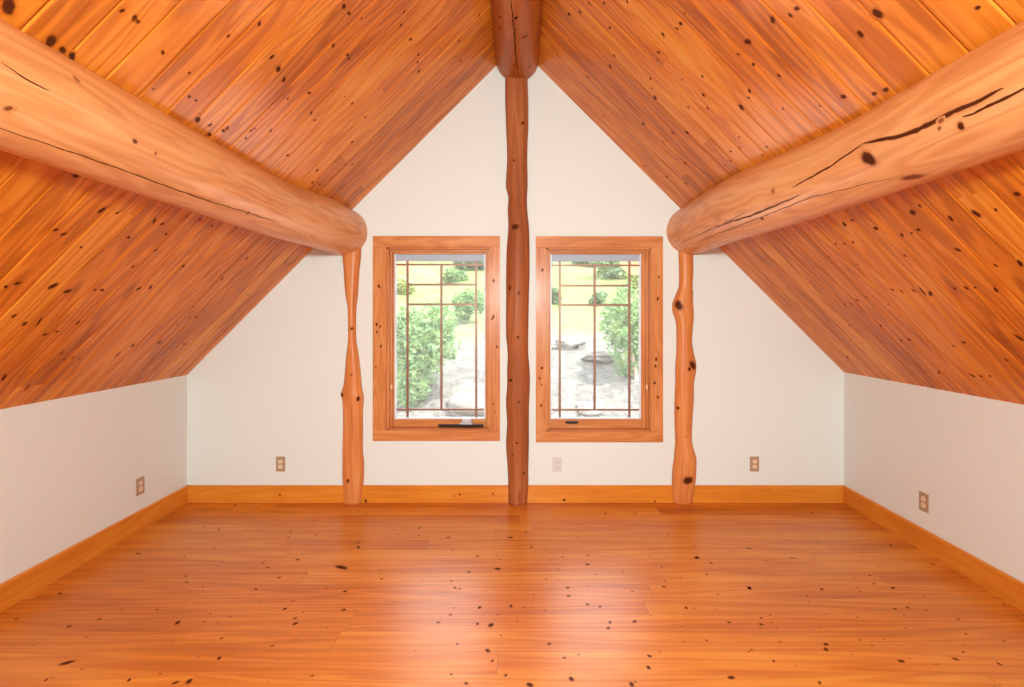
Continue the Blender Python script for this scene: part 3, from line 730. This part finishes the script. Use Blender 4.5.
# ------------------------------------------------------------------ outlets
def outlet_proto():
    r = empty('wall_outlet')
    b = MB(); b.box(-.037, .037, -.006, 0, -.060, .060); pl = b.build('cover_plate', M_plate, r, .003)
    kids = []
    for s in (1, -1):
        b = MB(); n = 20; cz = .0205 * s; f = []; g = []
        for i in range(n):
            a = 2 * math.pi * i / n; x = .0175 * math.cos(a); z = max(-.0145, min(.0145, .0175 * math.sin(a))) + cz
            f.append(b.vert((x, -.0085, z))); g.append(b.vert((x, -.005, z)))
        b.face(f)
        for i in range(n): b.face((f[i], g[i], g[(i + 1) % n], f[(i + 1) % n]))
        rc = b.build('receptacle', M_recep, r)
        b = MB()
        b.box(-.0075, -.0055, -.0090, -.0080, cz - .002, cz + .007); b.box(.0055, .0075, -.0090, -.0080, cz - .001, cz + .006)
        b.box(-.002, .002, -.0090, -.0080, cz - .010, cz - .006)
        b.build('slots', M_slot, rc)
    b = MB(); b.box(-.003, .003, -.0075, -.005, -.003, .003); b.build('screw', M_grey, r, .001)
    return r
def dup(o, parent=None):
    c = o.copy(); COL.objects.link(c); c.parent = parent
    for ch in o.children: dup(ch, c)
    return c
proto = outlet_proto()
spots = [((px(280.8), YF - .0005, pz(463.9)), 0, 'tan outlet on the far wall left of the hourglass post'),
         ((px(754.3), YF - .0005, pz(463.9)), 0, 'tan outlet on the far wall right of the knobbly post'),
         (None, -1, 'tan outlet on the left knee wall above the baseboard'),
         (None, 1, 'tan outlet on the right knee wall above the baseboard'),
         ((px(557.3), YF - .0005, pz(464.4)), 2, 'pale white outlet on the far wall below the right window')]
src = [ch for ch in proto.children]
for i, (loc, kd, lab) in enumerate(spots):
    o = proto if i == 0 else dup(proto)
    if kd == -1:
        yy = 3.442; loc = (xl(yy) + .0005, yy, .306); o.rotation_euler = (0, 0, -math.pi / 2 * -1 + TOE * -1)
        o.rotation_euler = (0, 0, math.pi / 2 + TOE)
    if kd == 1:
        yy = 3.138; loc = (xr(yy) - .0005, yy, .309); o.rotation_euler = (0, 0, -math.pi / 2 - TOE)
    o.location = loc; prop(o, lab, 'outlet', 'electrical outlets around the room')
    if kd == 2:
        for ch in o.children:
            ch.data = ch.data.copy(); ch.data.materials[0] = M_wplate

# ------------------------------------------------------------------ outdoors
def ground_h(x, y):
    h = -2.75 + 0.02 * max(0, y - 5) + 1.9 * ss(8, 15, y) + max(0, y - 13) * 0.25
    h += 0.35 * mnoise.noise(Vector((x * .22, y * .22, 1))) + .12 * mnoise.noise(Vector((x * .9, y * .9, 4))) * ss(7, 12, y)
    h += .55 * mnoise.noise(Vector((x * .1 + 9, y * .1, 2)))
    return h
b = MB(); nx, ny = 150, 150; g = []
for i in range(ny + 1):
    y = -12 + 82 * (i / ny); g.append([b.vert((-45 + 90 * j / nx, y, ground_h(-45 + 90 * j / nx, y))) for j in range(nx + 1)])
for i in range(ny):
    for j in range(nx): b.face((g[i][j], g[i][j + 1], g[i + 1][j + 1], g[i + 1][j]), 0, True)
m = bpy.data.materials.new('hillside'); m.use_nodes = True; t = NT(m); bs = t.n['Principled BSDF']
tc = t.add('ShaderNodeTexCoord').outputs['Object']
n1 = t.noise(tc, .55, 4, .6); n2 = t.noise(tc, 3.0, 4, .6); n3 = t.noise(tc, .25, 2)
sp = t.add('ShaderNodeSeparateXYZ'); t.link(tc, sp.inputs[0])
n4 = t.noise(tc, 1.3, 3, .6)
grass = t.mix(t.ramp(n4, [(.38, (0, 0, 0)), (.62, (1, 1, 1))]), t.mix(n2, srgb(62, 84, 38), srgb(88, 104, 48)), t.mix(n2, srgb(82, 98, 46), srgb(106, 110, 66)))
n5 = t.noise(tc, 4.0, 6, .8)
rock = t.mix(t.ramp(n5, [(.4, (0, 0, 0)), (.6, (1, 1, 1))]), srgb(60, 58, 56), srgb(98, 95, 93))
bounce_ground = srgb(236, 230, 220)  # bright ground out of view, added for its reflection in the ceiling boards
# rocky ground low on the slope, grass higher up
hg = t.math('ADD', t.math('MULTIPLY', sp.outputs[1], 0.09), t.math('MULTIPLY', n1, 1.6))
msk = t.ramp(t.math('MULTIPLY', hg, 0.3), [(0.70, (0, 0, 0)), (0.80, (1, 1, 1))])
near = t.math('GREATER_THAN', t.math('ADD', sp.outputs[1], t.math('MULTIPLY', n1, 1.5)), 12.2)
t.link(t.mix(near, bounce_ground, t.mix(msk, rock, grass)), bs.inputs['Base Color']); bs.inputs['Roughness'].default_value = 0.9
bp = t.add('ShaderNodeBump'); bp.inputs['Strength'].default_value = .8; bp.inputs['Distance'].default_value = .15
t.link(n2, bp.inputs['Height']); t.link(bp.outputs[0], bs.inputs['Normal'])
gr = b.build('ground', m); prop(gr, kind='structure')

def leafmat(name, a, c):
    m = bpy.data.materials.new(name); m.use_nodes = True; t = NT(m); bs = t.n['Principled BSDF']
    n = t.noise(t.add('ShaderNodeTexCoord').outputs['Object'], 2.5, 3)
    col = t.ramp(n, [(.35, a), (.65, c)]); t.link(col, bs.inputs['Base Color']); bs.inputs['Roughness'].default_value = .6
    tr = t.add('ShaderNodeBsdfTranslucent'); t.link(col, tr.inputs[0]); mx = t.add('ShaderNodeMixShader'); mx.inputs[0].default_value = .4
    t.link(bs.outputs[0], mx.inputs[1]); t.link(tr.outputs[0], mx.inputs[2]); t.link(mx.outputs[0], t.n['Material Output'].inputs[0])
    return m
L1 = leafmat('light_leaves', srgb(88, 124, 82), srgb(124, 152, 94))
L2 = leafmat('yellow_green_leaves', srgb(108, 128, 62), srgb(140, 150, 84))
L3 = leafmat('mid_leaves', srgb(80, 112, 80), srgb(106, 134, 90))
M_bark = plain('bark', srgb(150, 132, 116), .9, bump=.5, bscale=30)
M_rock = plain('boulder_stone', srgb(104, 100, 98), .9, bump=.8, bscale=9, vary=.8)
def foliage(mb, c, r, n, sz, rg):
    for _ in range(n):
        while True:
            d = Vector((rg.uniform(-1, 1), rg.uniform(-1, 1), rg.uniform(-1, 1)))
            if .05 < d.length <= 1: break
        d = d * (d.length ** -.45)
        p = Vector(c) + Vector((d.x * r[0], d.y * r[1], d.z * r[2])) * (0.8 + .35 * mnoise.noise(d * 2.2 + Vector(c)))
        s = sz * rg.uniform(.6, 1.3); a = Vector((rg.gauss(0, 1), rg.gauss(0, 1), rg.gauss(0, .6))).normalized()
        q = a.cross(Vector((rg.gauss(0, 1), rg.gauss(0, 1), rg.gauss(0, 1)))).normalized()
        mb.quad([p - a * s, p + q * s * .45, p + a * s, p - q * s * .45])
def tree(X, Y, dist, rpx, mat, label, cat, seed, trunk=True, name='tree', n=1600, rz=1.15, leaf=.09, group=None):
    """crown centre seen at (X, Y), at real distance and size"""
    rg = random.Random(seed); x = (X - VX) / F * dist; z = CZ + (VY - Y) / F * dist; r = rpx / F * dist
    gz = ground_h(x, dist)
    if not trunk: z = gz + r * rz * .75
    root = empty(name, (x, dist, gz)); prop(root, label, cat, group)
    mb = MB()
    for _ in range(7):
        o = Vector((rg.uniform(-.5, .5) * r, rg.uniform(-.5, .5) * r, rg.uniform(-.55, .55) * r * rz)) + Vector((0, 0, z - gz))
        o.z = max(o.z, .25 * r)
        foliage(mb, o, (r * .55, r * .55, r * .5 * rz), n // 7, leaf, rg)
    mb.build('crown' if trunk else 'foliage', mat, root)
    mb = MB(); h = max(.3, z - gz); stems = [(0, 0)] if trunk else [(rg.uniform(-.3, .3) * r, rg.uniform(-.3, .3) * r) for _ in range(4)]
    for sx, sy in stems:
        rr = .035 * h + .02 if trunk else .02; prev = None
        for i in range(7):
            s = i / 6; cx = sx * (1 + s) + .06 * h * math.sin(s * 3 + seed); cy = sy * (1 + s); q = rr * (1 - .7 * s)
            cur = [mb.vert((cx + q * math.cos(a * .785), cy + q * math.sin(a * .785), -.1 + s * h)) for a in range(8)]
            if prev:
                for a in range(8): mb.face((prev[a], prev[(a + 1) % 8], cur[(a + 1) % 8], cur[a]), 0, True)
            prev = cur
    if trunk: mb.build('trunk', M_bark, root)
tree(420, 350, 13.5, 42, L1, 'large light green leafy tree outside the left window', 'tree', 1, n=6500, rz=1.5, leaf=.085)
tree(634, 328, 14.0, 34, L1, 'light green tree at the right edge of the right window', 'tree', 2, n=5000, rz=1.9, leaf=.08)
tree(470, 332, 20.0, 22, L1, 'small rounded shrub on the slope behind the large leafy tree', 'shrub', 3, trunk=False, name='shrub', n=1400, rz=1.0)
tree(472, 274, 34.0, 24, L3, 'distant tree at the upper right of the left window', 'tree', 4, n=1800, leaf=.2)
tree(402, 292, 27.0, 13, L2, 'yellow green tree above the large leafy tree in the left window', 'tree', 12, n=1400, leaf=.18)
tree(586, 270, 34.0, 20, L3, 'distant dark green tree near the top centre of the right window', 'tree', 5, n=1800, leaf=.2)
tree(616, 274, 28.0, 22, L1, 'distant light green tree at the upper right of the right window', 'tree', 6, n=1800, leaf=.17)
tree(554, 300, 24.0, 8, L3, 'narrow green tree at the left edge of the right window', 'tree', 7, n=1400, rz=2.2, leaf=.12)
tree(598, 306, 23.0, 11, L3, 'round dark shrub on the grass in the right window', 'shrub', 8, trunk=False, name='shrub', n=1200, rz=.8)
tree(404, 398, 10.5, 12, L1, 'low leafy shrub at the lower left of the left window', 'shrub', 9, trunk=False, name='shrub', n=1300, rz=.9, leaf=.06)
tree(614, 388, 11.9, 6, L2, 'low yellow green shrub at the foot of the right tree', 'shrub', 10, trunk=False, name='shrub', n=900, rz=1.1, leaf=.06)

tree(455, 300, 30.0, 14, L1, 'distant pale tree above the large leafy tree in the left window', 'tree', 21, n=1500, leaf=.2)
tree(440, 268, 38.0, 14, L2, 'distant yellow green tree at the top centre of the left window', 'tree', 22, n=1500, leaf=.25)
tree(567, 266, 38.0, 13, L2, 'distant yellow green tree at the upper left of the right window', 'tree', 23, n=1500, leaf=.25)
tree(408, 262, 40.0, 16, L3, 'distant grey green tree at the top left corner of the left window', 'tree', 31, n=1600, leaf=.25)
tree(548, 272, 31.0, 11, L1, 'distant pale green tree at the top left corner of the right window', 'tree', 32, n=1500, leaf=.2)
tree(636, 284, 24.0, 12, L2, 'yellow green tree behind the tree at the right edge of the right window', 'tree', 33, n=1500, leaf=.15)
def boulder(X, Y, dist, r, label, seed, sq=.6):
    rg = random.Random(seed); x = (X - VX) / F * dist
    bm = bmesh.new(); bmesh.ops.create_icosphere(bm, subdivisions=4, radius=1)
    o3 = Vector((rg.random() * 9, rg.random() * 9, 3))
    for v in bm.verts:
        n = mnoise.noise(v.co * 1.1 + o3) * .5 + mnoise.noise(v.co * 3 + o3) * .16
        v.co *= (1 + n); v.co.x *= r * 1.25; v.co.y *= r; v.co.z *= r * sq
    me = bpy.data.meshes.new('boulder'); bm.to_mesh(me); bm.free(); me.materials.append(M_rock)
    for p in me.polygons: p.use_smooth = seed % 2 == 0
    o = bpy.data.objects.new('boulder', me); COL.objects.link(o)
    o.location = (x, dist, ground_h(x, dist) + r * sq * .35); o.rotation_euler = (0, 0, rg.random() * 6)
    prop(o, label, 'boulder')
boulder(474, 376, 12.8, .5, 'large pale boulder beside the leafy tree in the left window', 2, .9)
boulder(462, 392, 11.6, .32, 'flat grey rock in front of the large pale boulder', 3, .4)
boulder(560, 384, 12.2, .36, 'grey rock at the left of the right window', 4, .5)
boulder(590, 378, 12.8, .34, 'pale rock behind the middle bar of the right window', 5, .55)
boulder(580, 398, 11.0, .24, 'small rock low in the middle of the right window', 6, .5)
boulder(598, 360, 15.5, .5, 'pale ledge rock higher up the slope in the right window', 7, .5)
boulder(568, 344, 17.0, .5, 'broad whitish rock on the slope at the left of the right window', 8, .4)
boulder(476, 402, 11.0, .2, 'small rock at the lower right corner of the left window', 9, .5)
